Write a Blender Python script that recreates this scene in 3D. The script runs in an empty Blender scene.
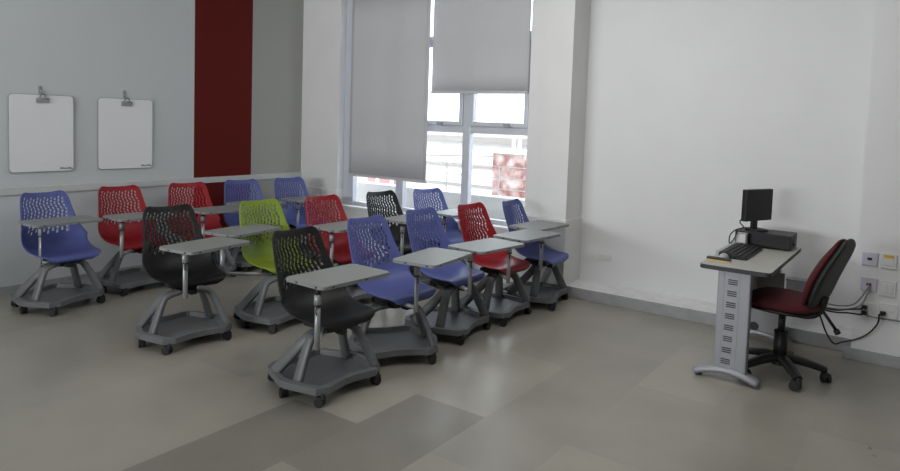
import bpy, bmesh, math, random
from mathutils import Vector, Matrix
R = math.radians
sc = bpy.context.scene
col = sc.collection
random.seed(7)

# ------------------------------------------------------------------ camera
cam_d = bpy.data.cameras.new('camera'); cam = bpy.data.objects.new('camera', cam_d); col.objects.link(cam)
_y, _p, _r = R(35.78), R(3.732), R(1.879)
fw = Vector((-math.sin(_y)*math.cos(_p), math.cos(_y)*math.cos(_p), -math.sin(_p)))
r0 = Vector((math.cos(_y), math.sin(_y), 0)); u0 = r0.cross(fw)
rr = r0*math.cos(_r) + u0*math.sin(_r); uu = -r0*math.sin(_r) + u0*math.cos(_r)
M = Matrix.Identity(4)
for i in range(3):
    M[i][0] = rr[i]; M[i][1] = uu[i]; M[i][2] = -fw[i]
M[2][3] = 1.6
cam.matrix_world = M
cam_d.sensor_width = 36; cam_d.lens = 664.95/900*36; cam_d.shift_y = -70.17/900
cam_d.clip_start = .05; cam_d.clip_end = 200
sc.camera = cam

# ------------------------------------------------------------------ world, sun, daylight, added fill lights, exposure
w = bpy.data.worlds.new('sky'); sc.world = w; w.use_nodes = True
wn = w.node_tree; bg = wn.nodes['Background']
sky = wn.nodes.new('ShaderNodeTexSky'); sky.sky_type = 'NISHITA'; sky.sun_disc = False
sky.sun_elevation = R(48); sky.sun_rotation = R(170); sky.air_density = 1.2; sky.dust_density = 5
hz = wn.nodes.new('ShaderNodeMix'); hz.data_type = 'RGBA'; hz.inputs[0].default_value = .8
wn.links.new(sky.outputs[0], hz.inputs[6]); hz.inputs[7].default_value = (6, 6.2, 6.6, 1)   # overcast veil
wn.links.new(hz.outputs[2], bg.inputs[0]); bg.inputs[1].default_value = .8
sd = bpy.data.lights.new('sun', 'SUN'); sd.energy = 2.6; sd.angle = R(3); sd.color = (1, .96, .9)
sun = bpy.data.objects.new('sun', sd); col.objects.link(sun); sun.rotation_euler = (R(50), 0, R(20))

def area(name, loc, rot, sx, sy, e, c=(1, 1, 1), portal=False):
    d = bpy.data.lights.new(name, 'AREA'); d.shape = 'RECTANGLE'; d.size = sx; d.size_y = sy; d.energy = e; d.color = c
    if portal: d.cycles.is_portal = True
    o = bpy.data.objects.new(name, d); col.objects.link(o); o.location = loc; o.rotation_euler = rot
    return o
area('window_portal', (-4.5, 6.0, 1.95), (R(-90), 0, 0), 2.6, 2.5, 1, portal=True)
rw = area('added_rear_fill', (-3.8, -3.05, 1.9), (R(107), 0, 0), 4.2, 1.6, 195, (.96, .98, 1)); rw.data.spread = R(105)  # unseen fill light added behind the camera, tilted upward
for x, y in ((-2.5, 4.0), (-1.2, 4.0), (-2.1, 2.7), (-.9, 2.7)):      # fill lights added at the ceiling, out of view
    area('added_ceiling_fill', (x, y, 3.33), (0, 0, 0), .6, 1.2, 12, (1, .98, .95))
vs = sc.view_settings
vs.view_transform = 'Standard'; vs.look = 'None'; vs.gamma = 1; vs.use_curve_mapping = False
vs.exposure = -0.07

# ------------------------------------------------------------------ materials
def mat(name, c, rough=.6, metal=0, noise=0, scale=30, bump=0, spec=.5):
    m = bpy.data.materials.new(name); m.use_nodes = True
    nt = m.node_tree; b = nt.nodes['Principled BSDF']
    b.inputs['Roughness'].default_value = rough; b.inputs['Metallic'].default_value = metal
    b.inputs['Specular IOR Level'].default_value = spec
    b.inputs['Base Color'].default_value = (*c, 1)
    if noise or bump:
        tc = nt.nodes.new('ShaderNodeTexCoord'); n = nt.nodes.new('ShaderNodeTexNoise')
        n.inputs['Scale'].default_value = scale; n.inputs['Detail'].default_value = 5
        nt.links.new(tc.outputs['Object'], n.inputs['Vector'])
        if noise:
            rp = nt.nodes.new('ShaderNodeValToRGB'); e = rp.color_ramp.elements
            e[0].position = .3; e[1].position = .7
            e[0].color = (*[x*(1-noise) for x in c], 1); e[1].color = (*[min(1, x*(1+noise)) for x in c], 1)
            nt.links.new(n.outputs['Fac'], rp.inputs[0]); nt.links.new(rp.outputs[0], b.inputs['Base Color'])
        if bump:
            bp = nt.nodes.new('ShaderNodeBump'); bp.inputs['Strength'].default_value = bump; bp.inputs['Distance'].default_value = .002
            nt.links.new(n.outputs['Fac'], bp.inputs['Height']); nt.links.new(bp.outputs[0], b.inputs['Normal'])
    return m
def nodes(m): return m.node_tree.nodes, m.node_tree.links
def mth(ns, ls, op, a, b=None):
    n = ns.new('ShaderNodeMath'); n.operation = op
    for i, v in enumerate((a, b)):
        if v is None: continue
        if isinstance(v, (int, float)): n.inputs[i].default_value = v
        else: ls.new(v, n.inputs[i])
    return n.outputs[0]

m_white = mat('white wall paint', (.70, .70, .71), .55, noise=.015, scale=3)
m_pier = mat('white pier paint', (.70, .70, .69), .5, noise=.02, scale=3)
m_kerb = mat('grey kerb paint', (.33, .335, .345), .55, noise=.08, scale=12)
m_kerbtop = mat('pale kerb top', (.72, .73, .73), .7, noise=.08, scale=8)
m_ceil = mat('ceiling paint', (.7, .7, .69), .8)
m_room = mat('room paint', (.5, .5, .49), .7)
m_ledge = mat('ledge paint', (.58, .595, .59), .5, noise=.02)
m_alu = mat('window aluminium', (.55, .57, .62), .4, .2)
m_blind = mat('roller blind fabric', (.55, .55, .56), .8, noise=.03, scale=160)
def blind_mat():
    ns, ls = nodes(m_blind); b = ns['Principled BSDF']; o = ns['Material Output']
    t = ns.new('ShaderNodeBsdfTranslucent'); t.inputs['Color'].default_value = (.75, .75, .77, 1)
    mx = ns.new('ShaderNodeMixShader'); mx.inputs[0].default_value = .12
    ls.new(b.outputs[0], mx.inputs[1]); ls.new(t.outputs[0], mx.inputs[2]); ls.new(mx.outputs[0], o.inputs[0])
blind_mat()
m_tray = mat('grey base plastic', (.13, .136, .142), .5, noise=.06, scale=25)
m_leg = mat('grey leg plastic', (.125, .13, .133), .45)
m_black = mat('black plastic', (.008, .008, .009), .5)
m_rub = mat('black rubber', (.01, .01, .01), .6)
m_chrome = mat('satin steel post', (.34, .35, .36), .4, .4)
m_tab = mat('grey tablet laminate', (.24, .252, .245), .5, noise=.04, scale=90)
m_tabedge = mat('grey tablet underside', (.22, .23, .23), .5)
SHELL = {'blue': mat('blue shell', (.094, .117, .33), .42, spec=.3), 'red': mat('red shell', (.29, .009, .016), .4, spec=.3),
         'black': mat('black shell', (.0075, .0075, .0075), .5, spec=.35), 'green': mat('green shell', (.22, .31, .028), .42, spec=.3)}
m_board = mat('whiteboard gloss', (.83, .84, .86), .25)
m_edge = mat('board edge grey', (.30, .31, .32), .5)
m_steel = mat('dark steel', (.10, .10, .10), .4, .6)
m_desktop = mat('beige desk laminate', (.42, .42, .385), .45, noise=.04, scale=60)
m_deskedge = mat('charcoal desk edging', (.03, .03, .036), .5)
m_deskleg = mat('silver grey desk metal', (.33, .34, .37), .4, .25)
m_slot = mat('dark slot', (.04, .04, .045), .6)
m_panel = mat('grey desk panel', (.30, .30, .31), .55)
m_pc = mat('charcoal computer case', (.011, .011, .013), .5, spec=.3)
m_pcl = mat('computer grey lid', (.035, .035, .038), .5)
m_screen = mat('dark screen', (.006, .006, .007), .3, spec=.3)
m_key = mat('black keys', (.014, .014, .016), .55)
m_silver = mat('silver plastic', (.4, .4, .42), .4)
m_cable = mat('black cable', (.015, .015, .015), .5)
m_gcable = mat('grey cable', (.2, .2, .21), .5)
m_fabric = mat('dark red upholstery', (.07, .005, .008), .9, noise=.35, scale=220, bump=.3)
m_backshell = mat('dark green black back shell', (.016, .020, .018), .6)
m_plate = mat('ivory plastic plate', (.66, .66, .66), .4)
m_lilac = mat('lilac white plate', (.52, .50, .60), .4)
m_yel = mat('yellow strip', (.65, .42, .05), .5)
m_facade = mat('white facade render', (.62, .61, .60), .8, noise=.06, scale=1.5)
m_fcorn = mat('grey cornice', (.22, .21, .20), .8)
m_tankwhite = mat('white pipe', (.75, .70, .68), .6)
m_bluewall = mat('pale blue wall', (.42, .55, .70), .8)
m_street = mat('street concrete', (.35, .34, .33), .9, noise=.2, scale=2)
m_redsign = mat('pink red sign', (.36, .19, .19), .6, noise=.08, scale=6)

def brick_mat():
    m = mat('weathered red block', (.5, .2, .18), .85); ns, ls = nodes(m); b = ns['Principled BSDF']
    tc = ns.new('ShaderNodeTexCoord'); n = ns.new('ShaderNodeTexNoise'); n.inputs['Scale'].default_value = 5; n.inputs['Detail'].default_value = 6
    ls.new(tc.outputs['Object'], n.inputs['Vector'])
    rp = ns.new('ShaderNodeValToRGB'); e = rp.color_ramp.elements
    e[0].position = .42; e[0].color = (.27, .12, .11, 1); e[1].position = .62; e[1].color = (.6, .5, .47, 1)
    ls.new(n.outputs['Fac'], rp.inputs[0]); ls.new(rp.outputs[0], b.inputs['Base Color'])
    return m
m_brick = brick_mat()

def glass_mat():
    m = bpy.data.materials.new('window glass'); m.use_nodes = True; ns, ls = nodes(m); ns.clear()
    o = ns.new('ShaderNodeOutputMaterial'); t = ns.new('ShaderNodeBsdfTransparent'); g = ns.new('ShaderNodeBsdfGlossy')
    g.inputs['Roughness'].default_value = .02; t.inputs['Color'].default_value = (.93, .95, .95, 1)
    mx = ns.new('ShaderNodeMixShader'); mx.inputs[0].default_value = .06
    ls.new(t.outputs[0], mx.inputs[1]); ls.new(g.outputs[0], mx.inputs[2]); ls.new(mx.outputs[0], o.inputs[0])
    return m
m_glass = glass_mat()

def wall_left_mat():                      # bluish grey wall with a painted red band
    m = mat('left wall paint', (.3, .3, .3), .75, spec=.2); ns, ls = nodes(m); b = ns['Principled BSDF']
    tc = ns.new('ShaderNodeTexCoord'); s = ns.new('ShaderNodeSeparateXYZ'); ls.new(tc.outputs['Object'], s.inputs[0])
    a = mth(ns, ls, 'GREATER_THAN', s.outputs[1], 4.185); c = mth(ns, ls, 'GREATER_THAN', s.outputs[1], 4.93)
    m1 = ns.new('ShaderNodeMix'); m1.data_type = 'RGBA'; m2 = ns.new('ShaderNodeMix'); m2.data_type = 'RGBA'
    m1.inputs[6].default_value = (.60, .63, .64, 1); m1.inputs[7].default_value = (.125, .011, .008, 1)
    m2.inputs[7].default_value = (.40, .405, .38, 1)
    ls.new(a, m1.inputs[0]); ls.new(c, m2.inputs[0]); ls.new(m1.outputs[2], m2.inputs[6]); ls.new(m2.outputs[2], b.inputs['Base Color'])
    return m
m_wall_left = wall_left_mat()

def floor_mat():                          # vinyl sheets .475 x 1 m in running bond, each its own tone
    m = mat('vinyl floor', (.2, .2, .18), .42); ns, ls = nodes(m); b = ns['Principled BSDF']
    b.inputs['Specular IOR Level'].default_value = .45
    tc = ns.new('ShaderNodeTexCoord'); s = ns.new('ShaderNodeSeparateXYZ'); ls.new(tc.outputs['Object'], s.inputs[0])
    ix = mth(ns, ls, 'FLOOR', mth(ns, ls, 'DIVIDE', mth(ns, ls, 'ADD', s.outputs[0], 2.83), .48))
    off = mth(ns, ls, 'MULTIPLY', mth(ns, ls, 'FLOORED_MODULO', mth(ns, ls, 'ADD', ix, 1), 2), .5)
    iy = mth(ns, ls, 'FLOOR', mth(ns, ls, 'SUBTRACT', s.outputs[1], off))
    cb = ns.new('ShaderNodeCombineXYZ'); ls.new(ix, cb.inputs[0]); ls.new(iy, cb.inputs[1]); cb.inputs[2].default_value = 3.7
    wnz = ns.new('ShaderNodeTexWhiteNoise'); wnz.noise_dimensions = '3D'; ls.new(cb.outputs[0], wnz.inputs['Vector'])
    v = mth(ns, ls, 'MULTIPLY', mth(ns, ls, 'SUBTRACT', wnz.outputs['Value'], .5), .16)
    def eq(ixv, iyv):                     # a particular darker sheet
        return mth(ns, ls, 'MULTIPLY', mth(ns, ls, 'COMPARE', ix, ixv), mth(ns, ls, 'COMPARE', iy, iyv))
    d = None
    for a, c in ((0, 1), (1, 2)):
        e = eq(a, c); e = mth(ns, ls, 'MULTIPLY', e, .24)
        d = e if d is None else mth(ns, ls, 'ADD', d, e)
    n1 = ns.new('ShaderNodeTexNoise'); n1.inputs['Scale'].default_value = 2.2; n1.inputs['Detail'].default_value = 4
    n2 = ns.new('ShaderNodeTexNoise'); n2.inputs['Scale'].default_value = 140; n2.inputs['Detail'].default_value = 3
    ls.new(tc.outputs['Object'], n1.inputs['Vector']); ls.new(tc.outputs['Object'], n2.inputs['Vector'])
    k = mth(ns, ls, 'ADD', mth(ns, ls, 'MULTIPLY', mth(ns, ls, 'SUBTRACT', n1.outputs['Fac'], .5), .35),
            mth(ns, ls, 'MULTIPLY', mth(ns, ls, 'SUBTRACT', n2.outputs['Fac'], .5), .25))
    t = mth(ns, ls, 'SUBTRACT', mth(ns, ls, 'ADD', mth(ns, ls, 'ADD', 1.0, v), k), d)
    sc_ = ns.new('ShaderNodeVectorMath'); sc_.operation = 'SCALE'; sc_.inputs[0].default_value = (.305, .290, .246)
    ls.new(t, sc_.inputs['Scale']); ls.new(sc_.outputs[0], b.inputs['Base Color'])
    rg = mth(ns, ls, 'ADD', .26, mth(ns, ls, 'MULTIPLY', n1.outputs['Fac'], .05)); ls.new(rg, b.inputs['Roughness'])
    return m
m_floor = floor_mat()

# ------------------------------------------------------------------ mesh helpers
def add_box(bm, a, b, mi=0, bev=0):
    x0, y0, z0 = a; x1, y1, z1 = b
    g = bmesh.ops.create_cube(bm, size=1)
    for v in g['verts']:
        v.co = Vector(((x0+x1)/2 + v.co.x*(x1-x0), (y0+y1)/2 + v.co.y*(y1-y0), (z0+z1)/2 + v.co.z*(z1-z0)))
    fs = {f for v in g['verts'] for f in v.link_faces}
    for f in fs: f.material_index = mi
    if bev:
        es = list({e for v in g['verts'] for e in v.link_edges})
        r = bmesh.ops.bevel(bm, geom=es, offset=bev, segments=2, affect='EDGES', profile=.6)
        for f in r['faces']: f.material_index = mi
def sweep(bm, pts, sec, ups=None, mi=0, caps=True, scales=None):
    """sweep the 2-D section sec (list of (a,b)) along pts"""
    pts = [Vector(p) for p in pts]; rings = []
    prev = None
    for i, p in enumerate(pts):
        t = (pts[min(i+1, len(pts)-1)] - pts[max(i-1, 0)]).normalized()
        if ups is not None: u = Vector(ups)
        elif prev is not None: u = prev
        else: u = Vector((0, 0, 1)) if abs(t.z) < .9 else Vector((1, 0, 0))
        s = t.cross(u).normalized(); n = s.cross(t).normalized(); prev = n
        k = scales[i] if scales else 1
        rings.append([bm.verts.new(p + s*a*k + n*b*k) for a, b in sec])
    m = len(sec)
    for i in range(len(rings)-1):
        for j in range(m):
            f = bm.faces.new((rings[i][j], rings[i][(j+1) % m], rings[i+1][(j+1) % m], rings[i+1][j])); f.material_index = mi; f.smooth = m > 6
    if caps:
        for rg, s in ((rings[0], -1), (rings[-1], 1)):
            f = bm.faces.new(rg if s > 0 else rg[::-1]); f.material_index = mi
def circ(r, n=10): return [(r*math.cos(2*math.pi*i/n), r*math.sin(2*math.pi*i/n)) for i in range(n)]
def rect(a, b, c=.25):
    a /= 2; b /= 2; k = min(a, b)*c
    return [(a-k, -b), (a, -b+k), (a, b-k), (a-k, b), (-a+k, b), (-a, b-k), (-a, -b+k), (-a+k, -b)][:]
def tube(bm, pts, r, n=10, mi=0): sweep(bm, pts, circ(r, n), mi=mi)
def smoothpath(pts, k=8):
    P = [Vector(p) for p in pts]; out = []
    for i in range(len(P)-1):
        p0, p1, p2, p3 = P[max(i-1, 0)], P[i], P[i+1], P[min(i+2, len(P)-1)]
        for j in range(k):
            t = j/k
            out.append(.5*((2*p1) + (p2-p0)*t + (2*p0-5*p1+4*p2-p3)*t*t + (-p0+3*p1-3*p2+p3)*t**3))
    out.append(P[-1]); return out
def prism(bm, poly, z0, z1, mi=0, bev=0):
    a = [bm.verts.new((x, y, z0)) for x, y in poly]; b = [bm.verts.new((x, y, z1)) for x, y in poly]
    n = len(poly); fs = [bm.faces.new(a[::-1]), bm.faces.new(b)]
    for i in range(n): fs.append(bm.faces.new((a[i], a[(i+1) % n], b[(i+1) % n], b[i])))
    for f in fs: f.material_index = mi
    if bev:
        es = list({e for f in fs[:2] for e in f.edges})
        r = bmesh.ops.bevel(bm, geom=es, offset=bev, segments=2, affect='EDGES')
        for f in r['faces']: f.material_index = mi
    return fs
def rrect(x0, y0, x1, y1, r, n=5):
    out = []
    for cx, cy, a0 in ((x1-r, y1-r, 0), (x0+r, y1-r, 90), (x0+r, y0+r, 180), (x1-r, y0+r, 270)):
        for i in range(n+1):
            a = R(a0 + 90*i/n); out.append((cx + r*math.cos(a), cy + r*math.sin(a)))
    return out
def mesh(name, bm, mats):
    me = bpy.data.meshes.new(name); bmesh.ops.recalc_face_normals(bm, faces=bm.faces); bm.to_mesh(me); bm.free()
    for m in (mats if isinstance(mats, (list, tuple)) else [mats]): me.materials.append(m)
    return me
def link(name, me, parent=None, loc=(0, 0, 0), rot=(0, 0, 0)):
    o = bpy.data.objects.new(name, me); col.objects.link(o); o.location = loc; o.rotation_euler = rot
    if parent: o.parent = parent
    return o
def obj(name, bm, mats, parent=None, loc=(0, 0, 0), rot=(0, 0, 0)): return link(name, mesh(name, bm, mats), parent, loc, rot)
def tag(o, label, cat, group=None):
    o['label'] = label; o['category'] = cat
    if group: o['group'] = group
    return o
def thing(name, label, cat, loc=(0, 0, 0), rz=0, group=None):
    o = link(name, None, None, loc, (0, 0, rz)); return tag(o, label, cat, group)
def struct(name, bm, mats, parent=None):
    o = obj(name, bm, mats, parent)
    if parent is None: o['kind'] = 'structure'
    return o
def box_obj(name, a, b, m, parent=None, bev=0, st=False):
    bm = bmesh.new(); add_box(bm, a, b, bev=bev)
    return struct(name, bm, m, parent) if st else obj(name, bm, m, parent)

# ------------------------------------------------------------------ the room
XL = -6.42
box_obj('floor', (XL-.2, -3.3, -.2), (3.3, 6.3, 0), m_floor, st=True)
box_obj('ceiling', (XL-.2, -3.3, 3.4), (3.3, 6.3, 3.6), m_ceil, st=True)
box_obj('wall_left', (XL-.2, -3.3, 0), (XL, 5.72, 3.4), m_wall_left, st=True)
bm = bmesh.new()                                       # window wall: left pier, apron, strip right of the window, pilaster
add_box(bm, (XL-.2, 5.69, 0), (-5.77, 6.05, 3.4)); add_box(bm, (-5.77, 5.69, 0), (-3.19, 6.05, .55))
add_box(bm, (-5.77, 5.71, 3.05), (-3.19, 6.05, 3.4)); add_box(bm, (-3.19, 5.70, 0), (-3.0, 6.05, 3.4))
add_box(bm, (-3.0, 5.64, 0), (-2.715, 6.2, 3.4)); add_box(bm, (-3.2, 5.622, 0), (-2.703, 6.0, .722), bev=.006); add_box(bm, (XL, 5.678, 0), (-5.765, 6.0, .74), bev=.004)
struct('wall_window', bm, m_pier)
box_obj('trim_1', (-5.775, 5.675, .54), (-3.2, 5.84, .565), m_pier, st=True, bev=.004)     # window sill
box_obj('wall_far', (-2.72, 5.98, 0), (-.3, 6.2, 3.4), m_white, st=True)
box_obj('wall_right', (-.37, 5.49, 0), (3.3, 6.2, 3.4), m_white, st=True)
box_obj('wall_side', (3.1, -3.3, 0), (3.3, 5.5, 3.4), m_room, st=True)
box_obj('wall_front', (XL-.2, -3.3, 0), (3.3, -3.12, 3.4), m_room, st=True)
bm = bmesh.new(); add_box(bm, (-2.72, 5.64, 0), (-.36, 5.99, .107), bev=.006)               # kerb: grey front, paler top
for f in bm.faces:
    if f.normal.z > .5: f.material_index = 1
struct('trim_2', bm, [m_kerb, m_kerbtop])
box_obj('baseboard_right', (-.415, 5.475, 0), (3.1, 5.50, .083), m_kerb, st=True, bev=.003)
box_obj('trim_3', (XL-.01, -3.1, .845), (XL+.022, 5.69, .908), m_ledge, st=True, bev=.004)  # ledge on the left wall
box_obj('baseboard_left', (XL-.01, -3.1, 0), (XL+.012, 5.69, .05), m_kerb, st=True)

bm = bmesh.new()                                       # unseen frame added around the rear fill light, behind the camera
for a, b in (((-5.98, 1.02), (-1.62, 1.09)), ((-5.98, 2.71), (-1.62, 2.78)), ((-5.98, 1.02), (-5.91, 2.78)), ((-1.69, 1.02), (-1.62, 2.78))):
    add_box(bm, (a[0], -3.13, a[1]), (b[0], -3.06, b[1]), bev=.006)
struct('added_rear_frame', bm, m_alu)
for k, (x, y) in enumerate(((-2.5, 4.0), (-1.2, 4.0), (-2.1, 2.7), (-.9, 2.7))):  # housings added above the ceiling fill lights, out of view
    l = tag(box_obj('added_ceiling_housing', (x-.32, y-.62, 3.34), (x+.32, y+.62, 3.40), m_ceil, bev=.004),
            'added unseen flat ceiling light panel, ' + ('far left of four', 'far right of four', 'near left of four', 'near right of four')[k], 'lamp', 'added ceiling light panels')

# window
WX = (-5.68, -4.86, -4.0, -3.19); Y0, Y1 = 5.79, 5.85
win = thing('window_1', 'aluminium window half covered by grey roller blinds', 'window', (0, 0, 0)); win['kind'] = 'structure'
bm = bmesh.new()
for z0, z1 in ((.565, .61), (1.49, 1.565), (2.45, 2.52), (3.0, 3.05)): add_box(bm, (-5.77, Y0, z0), (-3.19, Y1, z1), bev=.006)
for x0, x1 in ((-5.77, -5.6), (-4.93, -4.82), (-4.02, -3.925), (-3.235, -3.15)): add_box(bm, (x0, Y0-.004, .565), (x1, Y1+.004, 3.05), bev=.006)
obj('window_frame', bm, m_alu, win)
GX = ((-5.6, -4.93), (-4.82, -4.02), (-3.925, -3.235))
for x0, x1 in GX:
    bm = bmesh.new(); t = .045                         # opening sash above the transom
    for a, b in (((x0+t, 1.565), (x1-t, 1.565+t)), ((x0+t, 2.45-t), (x1-t, 2.45)), ((x0, 1.565), (x0+t, 2.45)), ((x1-t, 1.565), (x1, 2.45))):
        add_box(bm, (a[0], Y0-.02, a[1]), (b[0], Y1-.015, b[1]), bev=.004)
    s = obj('sash', bm, m_alu, win)
    xm = (x0+x1)/2 + .11
    bm = bmesh.new(); add_box(bm, (xm-.035, Y0-.045, 1.575), (xm+.035, Y0-.02, 1.60), bev=.004); add_box(bm, (xm-.012, Y0-.055, 1.56), (xm+.05, Y0-.04, 1.578), bev=.003)
    obj('latch', bm, m_edge, s)
    for z0, z1, y in ((.61, 1.49, 5.82), (1.61, 2.405, 5.80), (2.52, 3.0, 5.82)):
        bm = bmesh.new(); add_box(bm, (x0, y, z0), (x1, y+.004, z1)); obj('pane', bm, m_glass, win)

# roller blinds
def blind(x0, x1, z0, y, label, chain):
    t = thing('roller_blind', label, 'blind', (0, 0, 0), group='roller blinds on the window')
    bm = bmesh.new(); n = 24
    A = []
    for i in range(n+1):
        x = x0 + (x1-x0)*i/n; A.append((x, y + .004*math.sin(i*.7)))
    zs = [z0 + (3.03-z0)*j/6 for j in range(7)]
    V = [[bm.verts.new((x, yy, z)) for x, yy in A] for z in zs]
    for j in range(6):
        for i in range(n):
            f = bm.faces.new((V[j][i], V[j][i+1], V[j+1][i+1], V[j+1][i])); f.smooth = True
    f = obj('fabric', bm, m_blind, t); sd_ = f.modifiers.new('thick', 'SOLIDIFY'); sd_.thickness = .002
    bm = bmesh.new(); add_box(bm, (x0-.002, y-.012, z0-.018), (x1+.002, y+.012, z0+.012), bev=.005); obj('bottom_rail', bm, m_blind, t)
    bm = bmesh.new(); tube(bm, [(x0+.002, y, 3.05), (x1-.002, y, 3.05)], .018, 14); obj('roller', bm, m_alu, t)
    if chain:
        bm = bmesh.new(); tube(bm, [(chain, y-.02, z0-.12), (chain, y-.02, 3.04)], .003, 6); obj('pull_cord', bm, m_plate, t)
blind(-5.565, -4.408, .945, 5.68, 'long grey roller blind pulled far down over the left half of the window', -4.45)
blind(-4.40, -3.212, 1.915, 5.72, 'short grey roller blind stopping halfway over the right half of the window', None)

# ------------------------------------------------------------------ outside the window
tag(box_obj('street', (-40, 6.4, -3.2), (20, 40, -3.0), m_street), 'pale street surface outside and below the window', 'ground')
bd = thing('apartment_building', 'white overexposed building facing the window across the street', 'building', (0, 0, 0))
box_obj('wall', (-26, 13, -3.0), (4, 18, 1.15), m_facade, bd); box_obj('cornice', (-26.2, 12.8, 1.15), (4.2, 18, 1.28), m_fcorn, bd)
for i, z in enumerate((-.6, .1, .55)): box_obj('string_course', (-26, 12.93, z), (4, 13.01, z+.05), m_fcorn, bd)
tk = thing('brick_pillar', 'weathered red block with pale stains and pipes seen through the right pane', 'pillar', (-5.37, 9.2, 0))
box_obj('shaft', (-.28, -.2, -3.0), (.28, .3, 1.13), m_brick, tk); box_obj('cap', (-.31, -.24, 1.13), (.31, .34, 1.19), m_tankwhite, tk)
for x in (-.05, .06):
    bm = bmesh.new(); tube(bm, [(x, .05, 1.19), (x+.01, .05, 1.75)], .03, 10); obj('pipe', bm, m_tankwhite, tk)
tag(box_obj('rooftop_hut', (-6.0, 12.0, -3.0), (-5.2, 12.7, 2.0), m_bluewall), 'pale blue wall behind the red block at the right window edge', 'wall')
sg = thing('street_sign', 'pinkish red sign with a white ring, glimpsed under the left blind', 'sign', (-7.92, 9.0, 0))
box_obj('panel', (-.42, 0, -.4), (.42, .06, .9), m_redsign, sg)
box_obj('post', (-.04, .06, -3.0), (.04, .12, .8), m_fcorn, sg)
bm = bmesh.new(); N = 32
for i in range(N):
    a, b = 2*math.pi*i/N, 2*math.pi*(i+1)/N
    q = [(r*math.cos(t), -.012, .5+r*math.sin(t)) for r, t in ((.13, a), (.21, a), (.21, b), (.13, b))]
    v0 = [bm.verts.new(p) for p in q]; v1 = [bm.verts.new((p[0], 0, p[2])) for p in q]
    bm.faces.new(v0); 
    for k in range(4): bm.faces.new((v0[k], v0[(k+1) % 4], v1[(k+1) % 4], v1[k]))
obj('ring', bm, m_tankwhite, sg)
rl = thing('railing', 'thin white metal railing outside the lower window panes', 'railing', (0, 6.6, 0))
for z in (.84, .97, 1.1):
    bm = bmesh.new(); tube(bm, [(-7.5, 0, z), (-3.2, 0, z)], .006, 6); obj('rail', bm, m_facade, rl)
for x in (-7.5, -6.6, -5.7, -4.8, -4.05, -3.2):
    bm = bmesh.new(); tube(bm, [(x, 0, .74), (x, 0, 1.1)], .008, 6); obj('baluster', bm, m_facade, rl)
bm = bmesh.new(); add_box(bm, (-7.6, -.1, -3.0), (-3.0, .1, .75)); obj('parapet', bm, m_facade, rl)
bm = bmesh.new(); tube(bm, smoothpath([(-12, 10, .9), (-8.5, 10, .93), (-4, 10, 1.15), (0, 10, 1.5)]), .015, 6)
tag(obj('utility_cable', bm, m_fcorn), 'dark cable crossing the view behind the lower window panes', 'cable')

# ------------------------------------------------------------------ whiteboards on the left wall
def board(y0, y1, label):
    t = thing('whiteboard', label, 'whiteboard', (XL, (y0+y1)/2, 1.035), group='small whiteboards on the left wall')
    hw = (y1-y0)/2; H = .69
    def slab(x0, x1, y0_, y1_, z0, z1, r, m, nm):
        bm = bmesh.new(); prism(bm, rrect(y0_, z0, y1_, z1, r), x0, x1)
        for v in bm.verts: v.co = Vector((v.co.z, v.co.x, v.co.y))
        return obj(nm, bm, m, t)
    slab(.004, .016, -hw, hw, 0, H, .035, m_edge, 'backing'); slab(.016, .02, -hw+.005, hw-.005, .005, H-.005, .032, m_board, 'writing_surface')
    bm = bmesh.new(); add_box(bm, (.02, -.055, H-.075), (.034, .055, H-.035), bev=.005); tube(bm, [(.03, -.05, H-.037), (.03, .05, H-.037)], .008, 8)
    c = obj('bulldog_clip', bm, m_edge, t)
    bm = bmesh.new(); tube(bm, smoothpath([(.03, -.028, H-.035), (.036, -.016, H-.005), (.036, .0, H+.004), (.036, .016, H-.005), (.03, .028, H-.035)]), .004, 6); obj('clip_lever', bm, m_steel, c)
    bm = bmesh.new(); random.seed(3); y = hw-.12                 # tiny illegible maker's mark
    while y < hw-.025:
        d = random.uniform(.005, .012); add_box(bm, (.0198, y, .022), (.0206, y+d, .022+random.choice((.009, .012, .015)))); y += d+.003
    obj('printed_mark', bm, m_steel, t)
    h = thing('wall_hook', 'grey wall hook above the ' + ('left' if y0 < 3 else 'right') + ' small whiteboard', 'hook', (XL, (y0+y1)/2-.01, 1.035+H), group='hooks above the whiteboards')
    bm = bmesh.new(); add_box(bm, (0, -.014, .004), (.006, .014, .075), bev=.002); tube(bm, smoothpath([(.006, 0, .03), (.02, 0, .018), (.03, 0, .02), (.034, 0, .035)]), .004, 6)
    obj('plate', bm, m_edge, h)
board(2.405, 2.94, 'small whiteboard on a bulldog clip, the nearer one at the left edge above blue chair')
board(3.16, 3.705, 'small whiteboard on a bulldog clip, the one nearer to the dark red stripe')

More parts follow.
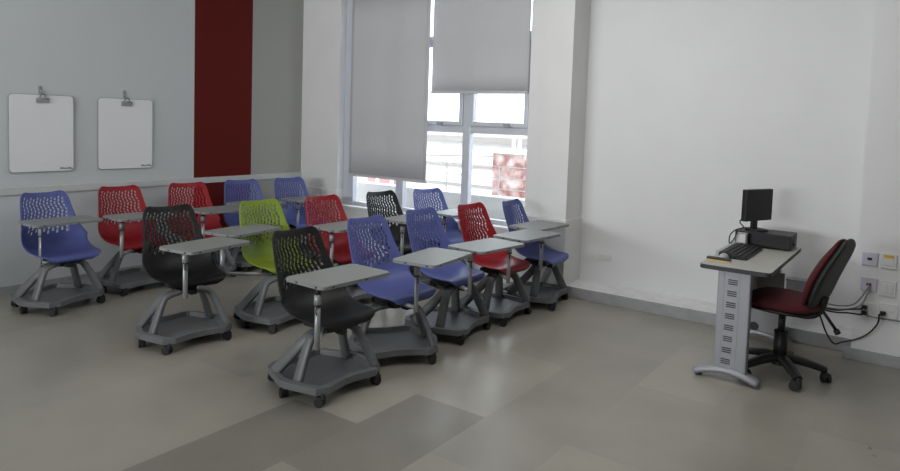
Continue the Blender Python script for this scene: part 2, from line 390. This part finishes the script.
# ------------------------------------------------------------------ tablet-arm chairs
PROF = [  # s, x, z, half width, edge lift
 (0, .205, .378, .14, 0), (.04, .215, .40, .185, 0), (.10, .195, .424, .218, .004), (.28, .075, .418, .240, .018), (.42, -.04, .410, .252, .05),
 (.53, -.135, .424, .260, .095), (.60, -.197, .47, .265, .12), (.66, -.230, .54, .254, .105), (.74, -.252, .64, .226, .065),
 (.84, -.283, .745, .208, .045), (.93, -.31, .838, .192, .035), (.98, -.325, .880, .168, .03), (1.0, -.329, .889, .138, .028)]
def prof(s):
    n = len(PROF); i = 0
    while i < n-2 and s > PROF[i+1][0]: i += 1
    s0, s1 = PROF[i][0], PROF[i+1][0]; t = (s-s0)/(s1-s0)
    q = [PROF[max(i-1, 0)], PROF[i], PROF[i+1], PROF[min(i+2, n-1)]]
    out = []
    for k in range(1, 5):
        m1 = (q[2][k]-q[0][k])/max(1e-6, q[2][0]-q[0][0])*(s1-s0); m2 = (q[3][k]-q[1][k])/max(1e-6, q[3][0]-q[1][0])*(s1-s0)
        out.append((2*t**3-3*t*t+1)*q[1][k] + (t**3-2*t*t+t)*m1 + (-2*t**3+3*t*t)*q[2][k] + (t**3-t*t)*m2)
    return out
def shell_mesh(color):
    # rows
    S = []; tagr = []
    for i in range(17): S.append(.60*i/17); tagr.append(0)
    S += [.605, .64]; tagr += [0, 0]; s = .66; S.append(s); tagr.append(0)
    rows = 10; pitch = (.945-s)/rows
    for k in range(rows):
        for q in range(4): S.append(s + pitch*(k+(q+1)/4)); tagr.append((k, q))
    S += [.975, .988, 1.0]; tagr += [0, 0, 0]
    cols = 12; U = [-1, -.95, -.90]; tagc = [None, None]
    p = 1.72/cols; u = -.86
    U[-1] = -.86
    for c in range(cols):
        U.append(u + p*(c+.45)); tagc.append(('h', c)); U.append(u + p*(c+1)); tagc.append(('r', c))
    U += [.95, 1.0]; tagc += [None, None]
    bm = bmesh.new(); V = []
    for s_, tr in zip(S, tagr):
        x, z, wd, l = prof(s_); x1, z1, _, _ = prof(min(1, s_+.01)); x0, z0, _, _ = prof(max(0, s_-.01))
        t = Vector((x1-x0, z1-z0)); t.normalize(); n = Vector((t.y, -t.x))
        row = []
        zig = 0
        if .66 < s_ < .946:
            f = (s_-.66)/pitch*.5 % 2; zig = ((f if f < 1 else 2-f)-.5)*.09
        for uu_ in U:
            e = max(0, 1-abs(uu_)**6); ul = uu_ + zig*e
            li = l*abs(ul)**2.2
            row.append(bm.verts.new((x + n.x*li, ul*wd, z + n.y*li)))
        V.append(row)
    for j in range(len(S)-1):
        tr = tagr[j+1]
        for i in range(len(U)-1):
            if tr and i < len(tagc) and tagc[i] and tagc[i][0] == 'h':
                kk, q = tr; cc = tagc[i][1]
                rib = q == (0 if cc % 2 == 0 else 2)            # staggered slots
                if kk == 0 and q < 2 and cc % 2: rib = True
                if kk == rows-1 and q == 3 and cc % 2: rib = True
                if kk < 3 and cc in (0, cols-1): rib = True
                if not rib: continue
            f = bm.faces.new((V[j][i], V[j][i+1], V[j+1][i+1], V[j+1][i])); f.smooth = True
    return mesh('seat_shell', bm, SHELL[color])
HEX = [(.215, -.23), (.215, .23), (-.045, .295), (-.30, .19), (-.30, -.19), (-.045, -.295)]
def tray_poly(k=1.0, inset=0):
    out = []; n = len(HEX)
    for i in range(n):
        a, b = Vector(HEX[i]), Vector(HEX[(i+1) % n])
        L = (b-a).length; d = (b-a)/L; nn = Vector((d.y, -d.x))
        conc = {0: .035, 3: .02, 2: .0, 1: .0, 4: 0, 5: 0}.get(i, 0)
        for t in (.1, .2, .3, .42, .58, .7, .8, .9):
            q = a + d*L*t - nn*(conc*math.sin(math.pi*t)**2) + nn*(.018-inset); out.append((q.x, q.y))
    return out
def tray_mesh():
    bm = bmesh.new(); O = tray_poly(inset=0); I = tray_poly(inset=.035); n = len(O)
    def ring(P, z): return [bm.verts.new((x, y, z)) for x, y in P]
    ob, ot = ring(O, .068), ring(O, .108); it, ib = ring(I, .112), ring(tray_poly(inset=.05), .082)
    for A, B in ((ob, ot), (ot, it), (it, ib)):
        for i in range(n):
            bm.faces.new((A[i], A[(i+1) % n], B[(i+1) % n], B[i]))
    bm.faces.new(ib); bm.faces.new(ob[::-1])
    return mesh('base_tray', bm, m_tray)
def caster_mesh():
    bm = bmesh.new()
    for y in (-.013, .013):
        c = bmesh.ops.create_cone(bm, cap_ends=True, segments=18, radius1=.027, radius2=.027, depth=.018)
        for v in c['verts']: v.co = Vector((v.co.x-.01, v.co.z+y, v.co.y+.027))
    add_box(bm, (-.03, -.017, .03), (.02, .017, .058), bev=.006)
    tube(bm, [(.006, 0, .04), (.006, 0, .075)], .011, 10)
    return mesh('caster', bm, m_rub)
def leg_mesh(pts, w0=.062):
    bm = bmesh.new(); P = smoothpath(pts, 6); n = len(P)
    sweep(bm, P, rect(w0, .03, .5), ups=(0, 1 if pts[0][1] > 0 else -1, .15), scales=[.85 + .3*i/n for i in range(n)])
    return mesh('leg', bm, m_leg)
LEGS = [leg_mesh(p) for p in (
    [(.05, -.06, .365), (.045, -.14, .35), (.04, -.18, .31), (.035, -.25, .10)], [(.02, -.06, .36), (.0, -.14, .34), (-.04, -.18, .28), (-.19, -.24, .10)],
    [(.05, .06, .365), (.075, .13, .35), (.11, .17, .28), (.18, .225, .10)], [(.0, .06, .365), (-.03, .13, .345), (-.06, .17, .28), (-.09, .24, .10)])]
def hub_mesh():
    bm = bmesh.new(); add_box(bm, (-.10, -.10, .355), (.12, .10, .397), bev=.012)
    c = bmesh.ops.create_cone(bm, cap_ends=True, segments=20, radius1=.06, radius2=.075, depth=.05)
    for v in c['verts']: v.co.z += .35
    add_box(bm, (.09, -.025, .33), (.145, .025, .365), bev=.006)
    return mesh('swivel_hub', bm, m_black)
AR = .36                                   # reach of the tablet arm
def post_mesh():
    bm = bmesh.new(); tube(bm, [(.05, 0, .375), (.2, 0, .378), (AR, 0, .385)], .014, 10)
    tube(bm, [(AR, 0, .355), (AR, 0, .60)], .0155, 12)
    return mesh('arm_post', bm, m_chrome)
def collar_mesh():
    bm = bmesh.new(); tube(bm, [(AR, 0, .60), (AR, 0, .655)], .021, 14); tube(bm, [(AR, 0, .655), (AR, 0, .684)], .014, 12, mi=1)
    tube(bm, [(AR, 0, .592), (AR, 0, .60)], .022, 14, mi=1)
    tube(bm, smoothpath([(AR+.018, 0, .60), (AR+.03, -.005, .57), (AR+.025, 0, .55)], 4), .004, 6, mi=1)
    return mesh('post_collar', bm, [m_chrome, m_black])
def tablet_mesh():
    bm = bmesh.new(); prism(bm, rrect(-.165, -.265, .165, .265, .03), -.02, 0, bev=.004)
    for f in bm.faces: f.material_index = 0 if f.calc_center_median().z > -.0025 else 1
    for y in (-.2, .05):
        add_box(bm, (.1645, y, -.014), (.167, y+.012, -.006), 2)
    for x in (-.06, .10): add_box(bm, (x, -.267, -.015), (x+.014, -.2645, -.005), 2)
    return mesh('tablet', bm, [m_tab, m_tabedge, m_black])
SH = {c: shell_mesh(c) for c in SHELL}
TRAY, CAST, HUB, POST, COLL, TAB = tray_mesh(), caster_mesh(), hub_mesh(), post_mesh(), collar_mesh(), tablet_mesh()
TZ = .705
def make_chair(name, color):
    t = link(name, None)
    sh = link('seat_shell', SH[color], t); so = sh.modifiers.new('thick', 'SOLIDIFY'); so.thickness = .007; so.offset = 0
    tr = link('base_tray', TRAY, t)
    for i, (x, y) in enumerate(HEX): link('caster', CAST, tr, (x*.95, y*.95, 0), (0, 0, i*1.1+.4))
    for L in LEGS: link('leg', L, t)
    link('swivel_hub', HUB, t); p = link('arm_post', POST, t); link('post_collar', COLL, p)
    link('tablet', TAB, t)
    return t
def copy_tree(o, parent=None):
    c = o.copy(); col.objects.link(c)
    if parent: c.parent = parent
    for ch in list(o.children): copy_tree(ch, c)
    return c
proto = {}
#  colour, seat x, y, deg, base x, y, deg, tablet centre x, y, deg, post x, y, label
CHAIRS = [
 ('black', -2.905, 2.80, 0, -2.84, 2.75, -2, -2.705, 2.70, -2, -2.605, 2.445, 'black tablet chair nearest the camera, at the near end of the front row'),
 ('blue', -2.96, 3.485, -4, -2.87, 3.40, -36, -2.64, 3.51, 7, -2.65, 3.35, 'blue tablet chair just behind the nearest black chair in the front row'),
 ('blue', -2.98, 4.15, -2, -2.88, 4.08, 8, -2.61, 4.12, -6, -2.65, 3.97, 'blue tablet chair between another blue chair and the red one in the front row'),
 ('red', -2.91, 4.75, -4, -2.86, 4.68, 4, -2.62, 4.75, -5, -2.61, 4.45, 'red tablet chair second from the far end of the front row'),
 ('blue', -2.81, 5.31, 4, -2.80, 5.31, 12, -2.80, 5.29, -4, -2.64, 5.04, 'blue tablet chair against the white pilaster, at the far end of the front row'),
 ('black', -4.345, 2.77, -8, -4.19, 2.67, -5, -4.01, 2.715, 7, -4.0, 2.55, 'black tablet chair standing alone left of the lime green one'),
 ('green', -4.215, 3.515, -7, -4.04, 3.39, 0, -4.34, 3.27, 8, -4.34, 3.08, 'lime green tablet chair, the only green one'),
 ('red', -4.13, 4.14, -7, -4.05, 4.08, 0, -3.95, 4.02, 0, -3.90, 3.80, 'red tablet chair directly behind the lime green one, in front of the window pier'),
 ('black', -4.06, 4.85, -7, -3.98, 4.74, 0, -3.86, 4.77, 0, -3.78, 4.55, 'black tablet chair in front of the window under the long blind'),
 ('blue', -3.94, 5.40, -14, -3.92, 5.30, 0, -3.80, 5.44, -4, -3.82, 5.24, 'blue tablet chair in front of the window right of the distant black one'),
 ('blue', -5.75, 2.545, 3, -5.66, 2.49, 15, -5.66, 2.50, 0, -5.64, 2.33, 'blue tablet chair at the left edge below the whiteboard, nearest in the wall row'),
 ('red', -5.86, 3.21, -4, -5.78, 3.20, 0, -5.53, 3.10, -2, -5.52, 2.92, 'red tablet chair beside the leftmost blue one along the left wall'),
 ('red', -5.795, 3.84, -11, -5.72, 3.83, 0, -5.45, 3.84, -4, -5.43, 3.64, 'red tablet chair by the dark red wall stripe behind the lone black chair'),
 ('blue', -5.78, 4.46, -14, -5.74, 4.42, 0, -5.62, 4.39, -4, -5.58, 4.19, 'blue tablet chair next to the wall stripe, second from the far corner'),
 ('blue', -5.70, 5.08, -10, -5.68, 5.05, 0, -5.58, 5.06, 0, -5.54, 4.88, 'blue tablet chair in the far left corner of the room'),
]
for c, ex, ey, seat, x, y, base, tx, ty, tdeg, px, py, label in CHAIRS:
    if c not in proto: o = proto[c] = make_chair('tablet_chair', c)
    else: o = copy_tree(proto[c])
    o.location = (x, y, 0); o.rotation_euler.z = R(base)
    tag(o, label, 'chair', 'tablet chairs on casters in three rows')
    inv = Matrix.Rotation(-R(base), 3, 'Z')
    for ch in o.children:
        n = ch.name.split('.')[0]
        if n in ('seat_shell', 'swivel_hub'): ch.rotation_euler.z = R(seat-base); ch.location = inv @ Vector((ex-x, ey-y, 0)) * (1 if n == 'seat_shell' else .5)
        if n == 'arm_post':
            v = inv @ Vector((px-x, py-y, 0)); ch.rotation_euler.z = math.atan2(v.y, v.x); ch.scale.x = v.length/AR
        if n == 'tablet':
            ch.location = inv @ Vector((tx-x, ty-y, 0)) + Vector((0, 0, TZ)); ch.rotation_euler.z = R(tdeg-base)

# ------------------------------------------------------------------ desk
DX0, DX1, DY0, DY1, DZ = -1.165, -.74, 4.41, 5.61, .74
dk = thing('computer_desk', 'grey metal computer desk with pale top by the white wall', 'desk', (0, 0, 0))
bm = bmesh.new(); prism(bm, rrect(DX0, DY0, DX1, DY1, .03), DZ-.028, DZ, mi=1, bev=.004)
for f in bm.faces:
    if f.calc_center_median().z > DZ-.0005 or f.normal.z > .9: f.material_index = 0
o = obj('desk_top', bm, [m_desktop, m_deskedge], dk)
def desk_leg(y, front):
    bm = bmesh.new(); add_box(bm, (-1.05, y-.035, .06), (-.853, y+.035, DZ-.028), bev=.008)
    L = obj('leg_panel', bm, m_deskleg, dk)
    if front:
        bm = bmesh.new(); yy = y-.0362
        add_box(bm, (-1.012, yy, .085), (-1.009, y, .71)); add_box(bm, (-.919, yy, .085), (-.916, y, .71))
        obj('inset_line', bm, m_panel, L)
        for k in range(8):
            z = .645 - k*.0735; xc = -.958 - .0026*k
            bm = bmesh.new()
            for q in (-.013, 0, .013): add_box(bm, (xc-.028, yy-.0006, z+q-.0032), (xc+.028, y, z+q+.0032))
            obj('vent_slots', bm, m_slot, L)
    bm = bmesh.new(); n = 20; P = []
    for i in range(n+1):
        t = i/n; x = -1.165 + t*(.385); P.append((x, y-.01, .022 + .045*math.sin(math.pi*t)**.8))
    sweep(bm, P, rect(.085, .04, .5), ups=(0, 0, 1))
    F = obj('foot', bm, m_deskleg, dk)
    bm = bmesh.new()
    for x in (-1.14, -.805):
        c = bmesh.ops.create_cone(bm, cap_ends=True, segments=12, radius1=.018, radius2=.018, depth=.016)
        for v in c['verts']: v.co += Vector((x, y, .008))
    obj('foot_pad', bm, m_rub, F)
desk_leg(4.47, True); desk_leg(5.50, False)
mp = box_obj('modesty_panel', (-1.02, 4.505, .36), (-1.005, 5.465, DZ-.028), m_panel, dk)
bm = bmesh.new(); add_box(bm, (-1.085, 5.46, .05), (-.82, 5.475, .55), bev=.003); ep = obj('cable_panel', bm, m_panel, dk)
bm = bmesh.new(); c = bmesh.ops.create_cone(bm, cap_ends=True, segments=20, radius1=.032, radius2=.032, depth=.012)
for v in c['verts']: v.co = Vector((v.co.x-1.01, 5.458+v.co.z, v.co.y+.115))
obj('grommet', bm, m_black, ep)

# computer, monitor, keyboard ...
pc = thing('desktop_computer', 'black desktop computer case lying flat at the wall end of the desk', 'computer', (0, 0, DZ))
bm = bmesh.new(); add_box(bm, (-1.16, 5.335, .008), (-.775, 5.60, .112), 0, bev=.006)
for f in bm.faces:
    if f.normal.z > .9: f.material_index = 1
obj('case', bm, [m_pc, m_pcl], pc)
bm = bmesh.new()
for i in range(16): add_box(bm, (-1.14+i*.022, 5.332, .03), (-1.128+i*.022, 5.3352, .036))
obj('front_grille', bm, m_black, pc)
bm = bmesh.new(); c = bmesh.ops.create_cone(bm, cap_ends=True, segments=20, radius1=.03, radius2=.03, depth=.008)
for v in c['verts']: v.co = Vector((-.774+v.co.z, 5.45+v.co.x, .06+v.co.y))
obj('side_fan', bm, m_black, pc)
bm = bmesh.new(); add_box(bm, (-.7755, 5.51, .03), (-.7735, 5.57, .09)); obj('rear_port', bm, m_black, pc)
for x in (-1.12, -.81):
    bm = bmesh.new(); add_box(bm, (x-.015, 5.36, 0), (x+.015, 5.58, .008)); obj('foot', bm, m_rub, pc)

mo = thing('monitor', 'small dark flat monitor standing on the computer case', 'monitor', (-1.035, 5.455, DZ+.112), R(-24))
# local: screen faces +x, width along y
bm = bmesh.new(); prism(bm, rrect(-.08, -.07, .08, .07, .06, 8), 0, .014, bev=.004); obj('stand_base', bm, m_black, mo)
bm = bmesh.new(); add_box(bm, (-.035, -.03, .012), (-.012, .03, .14), bev=.005); obj('stand_neck', bm, m_black, mo)
bm = bmesh.new(); add_box(bm, (-.025, -.158, .075), (.015, .158, .315), bev=.006); bz = obj('screen_housing', bm, m_black, mo)
bm = bmesh.new(); add_box(bm, (.0145, -.145, .092), (.0158, .145, .303)); obj('display', bm, m_screen, bz)

kb = thing('keyboard', 'black keyboard lying along the desk in front of the computer', 'keyboard', (-1.03, 5.0, DZ), R(0))
bm = bmesh.new()
add_box(bm, (-.095, -.27, .0), (.085, .25, .018), bev=.004)
for v in bm.verts:
    if v.co.z > .008: v.co.z += .10*(.0+(.085-v.co.x))
obj('body', bm, m_pc, kb)
bm = bmesh.new()
for r_ in range(5):
    for k_ in range(15):
        x = .07 - r_*.03; y = -.255 + k_*.0335
        add_box(bm, (x-.024, y, .016+.10*(.085-x)), (x, y+.028, .024+.10*(.085-x)))
obj('keys', bm, m_key, kb)
tag(box_obj('plastic_strip', (-1.16, 4.79, DZ), (-1.132, 5.30, DZ+.03), m_silver, bev=.003), 'silver grey strip lying between keyboard and far desk edge', 'strip')
ms = thing('computer_mouse', 'silver computer mouse at the near end of the keyboard', 'mouse', (-1.085, 4.705, DZ), R(80))
bm = bmesh.new(); s = bmesh.ops.create_uvsphere(bm, u_segments=18, v_segments=10, radius=1)
for v in s['verts']: v.co = Vector((v.co.x*.052, v.co.y*.031, max(0, v.co.z)*.036))
obj('body', bm, m_silver, ms); bm = bmesh.new(); add_box(bm, (.02, -.004, .026), (.042, .004, .036), bev=.002); obj('scroll_wheel', bm, m_black, ms)
er = thing('whiteboard_eraser', 'thin black and yellow bar lying on the front edge of the desk', 'eraser', (-1.09, 4.60, DZ), R(-3))
bm = bmesh.new(); add_box(bm, (-.075, -.022, .007), (.075, .022, .02), bev=.003); obj('handle', bm, m_black, er)
bm = bmesh.new(); add_box(bm, (-.074, -.021, 0), (.074, .021, .007)); obj('felt', bm, m_yel, er)
sp = thing('speaker', 'small pale box speaker tangled in black cables beside the monitor', 'speaker', (-1.10, 5.292, DZ), 0)
bm = bmesh.new(); add_box(bm, (-.038, -.035, 0), (.038, .035, .105), bev=.008); obj('cabinet', bm, m_silver, sp)
bm = bmesh.new(); add_box(bm, (-.03, -.0365, .012), (.03, -.0345, .095)); obj('grille', bm, m_plate, sp)
def cable(name, pts, r, label, m=m_cable, cat='cable'):
    bm = bmesh.new(); tube(bm, smoothpath(pts, 8), r, 7); return tag(obj(name, bm, m), label, cat)
cable('monitor_cable', [(-1.09, 5.52, .99), (-1.12, 5.46, .95), (-1.14, 5.38, .915), (-1.10, 5.33, .88), (-1.13, 5.235, .872), (-1.165, 5.21, .83), (-1.165, 5.20, .77), (-1.14, 5.22, .80), (-1.12, 5.235, .862)], .0045, 'black cable looping behind the monitor and over the pale box')

# ------------------------------------------------------------------ office chair
oc = thing('office_chair', 'dark red office swivel chair with black back at the desk', 'chair', (-.72, 4.80, 0), R(170))
# local: faces +x
def cushion(bm, cx, cy, cz, hx, hy, hz, e=3.2):
    s = bmesh.ops.create_uvsphere(bm, u_segments=32, v_segments=16, radius=1)
    for v in s['verts']:
        x, y, z = v.co; k = (abs(x)**e + abs(y)**e + abs(z)**2.4)**(-1/e) if (x or y or z) else 1
        x, y, z = x*k, y*k, z*k
        v.co = Vector((cx+x*hx, cy+y*hy, cz+z*hz))
    for f in bm.faces: f.smooth = True
bm = bmesh.new(); cushion(bm, .0, 0, .505, .235, .225, .05)
for v in bm.verts:
    if v.co.x > .12: v.co.z -= (v.co.x-.12)**2*1.6
obj('seat', bm, m_fabric, oc)
bm = bmesh.new(); cushion(bm, -.0, 0, .462, .215, .205, .025); obj('seat_pan', bm, m_black, oc)
def backform(bm, x0, th, hw, z0, z1):
    s = bmesh.ops.create_uvsphere(bm, u_segments=32, v_segments=20, radius=1)
    for v in s['verts']:
        x, y, z = v.co; e = 2.6; k = (abs(y)**e + abs(z)**e)**(1/e); rr_ = math.sqrt(y*y+z*z) or 1
        if k > 0: y, z = y*rr_/k, z*rr_/k
        zz = z0 + (z1-z0)*(z+1)/2; t = (z+1)/2
        bow = .035*math.sin(math.pi*min(1, t*1.1)) - .17*t + .05*(t-.5)**2
        v.co = Vector((x0 + bow + x*th - .02*(y*y), y*hw*(1-.12*t), zz))
    for f in bm.faces: f.smooth = True
bm = bmesh.new(); backform(bm, -.195, .04, .215, .485, .955); obj('backrest', bm, m_fabric, oc, (.035, 0, 0))
bm = bmesh.new(); backform(bm, -.235, .04, .22, .475, .962); obj('back_shell', bm, m_backshell, oc, (.035, 0, 0))
bm = bmesh.new(); sweep(bm, smoothpath([(-.05, 0, .45), (-.17, 0, .445), (-.24, 0, .48), (-.27, 0, .58)], 6), rect(.07, .02, .4), ups=(0, 1, 0.01)); obj('back_bracket', bm, m_black, oc, (.035, 0, 0))
bm = bmesh.new(); tube(bm, [(-.22, -.01, .50), (-.31, -.03, .375)], .010, 8); tube(bm, [(-.31, -.03, .375), (-.325, -.033, .35)], .018, 10); obj('adjust_knob', bm, m_black, oc)
bm = bmesh.new(); tube(bm, [(-.02, .05, .435), (-.06, .17, .425), (-.065, .23, .42)], .008, 8); obj('height_lever', bm, m_black, oc)
bm = bmesh.new(); add_box(bm, (-.09, -.07, .425), (.09, .07, .455), bev=.008); obj('tilt_mechanism', bm, m_black, oc)
bm = bmesh.new(); tube(bm, [(0, 0, .10), (0, 0, .30)], .042, 16); tube(bm, [(0, 0, .28), (0, 0, .43)], .022, 14); obj('gas_column', bm, m_black, oc)
st = link('star_base', None, oc)
bm = bmesh.new(); c = bmesh.ops.create_cone(bm, cap_ends=True, segments=20, radius1=.05, radius2=.042, depth=.07)
for v in c['verts']: v.co.z += .11
obj_hub = mesh('star_hub', bm, m_black); st.data if False else None
star = bpy.data.objects.new('base_hub', obj_hub); col.objects.link(star); star.parent = oc
bpy.data.objects.remove(st)
bm = bmesh.new(); P = smoothpath([(.03, 0, .12), (.12, 0, .115), (.21, 0, .095), (.275, 0, .078)], 5)
sweep(bm, P, rect(.075, .045, .6), ups=(0, 0, 1), scales=[1.1-.35*i/(len(P)-1) for i in range(len(P))]); ARM = mesh('base_arm', bm, m_black)
for k in range(5):
    a = R(-58 + 72*k - 170)
    ar = link('base_arm', ARM, oc, (0, 0, 0), (0, 0, a))
    link('caster', CAST, ar, (.27, 0, 0), (0, 0, .8+k), ).scale = (1.15, 1.15, 1.1)

# ------------------------------------------------------------------ wall plates and cables
def plate(x0, x1, z0, z1, y, m, label, extra=None, group='plates on the right wall'):
    t = thing('wall_plate', label, 'wall plate', ((x0+x1)/2, y, (z0+z1)/2), group=group)
    a, h = (x1-x0)/2, (z1-z0)/2
    bm = bmesh.new(); add_box(bm, (-a, -.010, -h), (a, 0, h), bev=.003); obj('cover', bm, m, t)
    if extra == 'jack':
        bm = bmesh.new(); add_box(bm, (-.014, -.0125, -.008), (.014, -.008, .010)); obj('jack', bm, m_black, t)
    if extra == 'yellow':
        bm = bmesh.new(); add_box(bm, (-.03, -.0115, h-.03), (.03, -.009, h-.008)); obj('yellow_strip', bm, m_yel, t)
        bm = bmesh.new(); add_box(bm, (-.032, -.0135, -.03), (.032, -.009, .018), bev=.002); obj('socket_insert', bm, m_plate, t)
    if extra == 'rocker':
        for x in (-.017, .017):
            bm = bmesh.new(); add_box(bm, (x-.014, -.0135, -.032), (x+.014, -.009, .032), bev=.002); obj('rocker', bm, m_plate, t)
    if extra == 'socket':
        for x in (-.02, .02):
            bm = bmesh.new(); add_box(bm, (x-.012, -.012, -.014), (x+.012, -.009, .014), bev=.002); obj('socket_insert', bm, m_plate, t)
plate(-.342, -.248, .69, .785, 5.49, m_lilac, 'lilac white wall plate with one black jack, upper left of the plates', 'jack')
plate(-.23, -.137, .685, .788, 5.49, m_plate, 'white wall plate with a yellow strip, upper right of the plates', 'yellow')
plate(-.338, -.242, .51, .605, 5.49, m_lilac, 'lilac wall plate with two cables plugged in, below the black jack', 'jack')
plate(-.228, -.13, .492, .600, 5.49, m_plate, 'blank white wall plate with rockers, below the yellow strip', 'rocker')
plate(-.335, -.242, .33, .425, 5.49, m_plate, 'white socket plate holding two black plugs one above the other', 'socket')
plate(-.225, -.11, .34, .44, 5.49, m_plate, 'white socket plate holding a single black plug, lowest on the right', 'socket')
plate(-2.51, -2.385, .333, .392, 5.98, m_plate, 'small white socket plate low on the bare far wall', 'socket', None)
def plug(x, z, label):
    bm = bmesh.new(); add_box(bm, (x-.017, 5.445, z-.013), (x+.017, 5.482, z+.013), bev=.004); tube(bm, [(x, 5.45, z), (x-.02, 5.425, z-.008)], .008, 8)
    tag(obj('power_plug', bm, m_black), label, 'plug', 'black plugs on the right wall')
plug(-.305, .395, 'black power plug, upper of the two in the left socket plate')
plug(-.305, .355, 'black power plug, lower of the two in the left socket plate')
plug(-.195, .372, 'black power plug alone in the right socket plate')
cable('network_cable', [(-.29, 5.475, .565), (-.295, 5.45, .53), (-.36, 5.42, .42), (-.45, 5.36, .40), (-.56, 5.33, .41)], .005, 'dark cable hanging from the lilac plate toward the chair, the upper one', m_gcable)
cable('patch_cable', [(-.285, 5.475, .55), (-.29, 5.44, .50), (-.33, 5.42, .41), (-.43, 5.33, .385), (-.55, 5.29, .39)], .005, 'grey cable hanging beside another from the lilac plate', m_gcable)
cable('power_cable', [(-.323, 5.425, .387), (-.40, 5.40, .375), (-.48, 5.38, .36), (-.60, 5.36, .37)], .006, 'black cable from the upper plug running left behind the chair')
cable('power_cable', [(-.323, 5.425, .347), (-.40, 5.40, .35), (-.47, 5.38, .345), (-.60, 5.36, .355)], .006, 'black cable from the lower plug running left behind the chair')
cable('power_cable', [(-.213, 5.425, .362), (-.22, 5.43, .30), (-.27, 5.43, .22), (-.34, 5.43, .165), (-.42, 5.42, .13), (-.47, 5.40, .115), (-.52, 5.36, .20), (-.57, 5.34, .34)], .006, 'black cable drooping from the single plug to the kerb corner')
cable('wall_cable', [(-.29, 5.482, .335), (-.2, 5.482, .33), (0, 5.482, .335), (.4, 5.482, .34)], .005, 'thin grey cable running right along the wall below the sockets', m_gcable)
wb = thing('junction_box', 'grey box on the far wall behind the red office chair', 'box', (-.77, 5.98, .35))
bm = bmesh.new(); add_box(bm, (-.10, -.10, 0), (.085, 0, .075), bev=.006); obj('body', bm, m_kerb, wb)
bm = bmesh.new(); add_box(bm, (-.105, -.105, .07), (.09, 0, .085), bev=.004); obj('lid', bm, m_panel, wb)
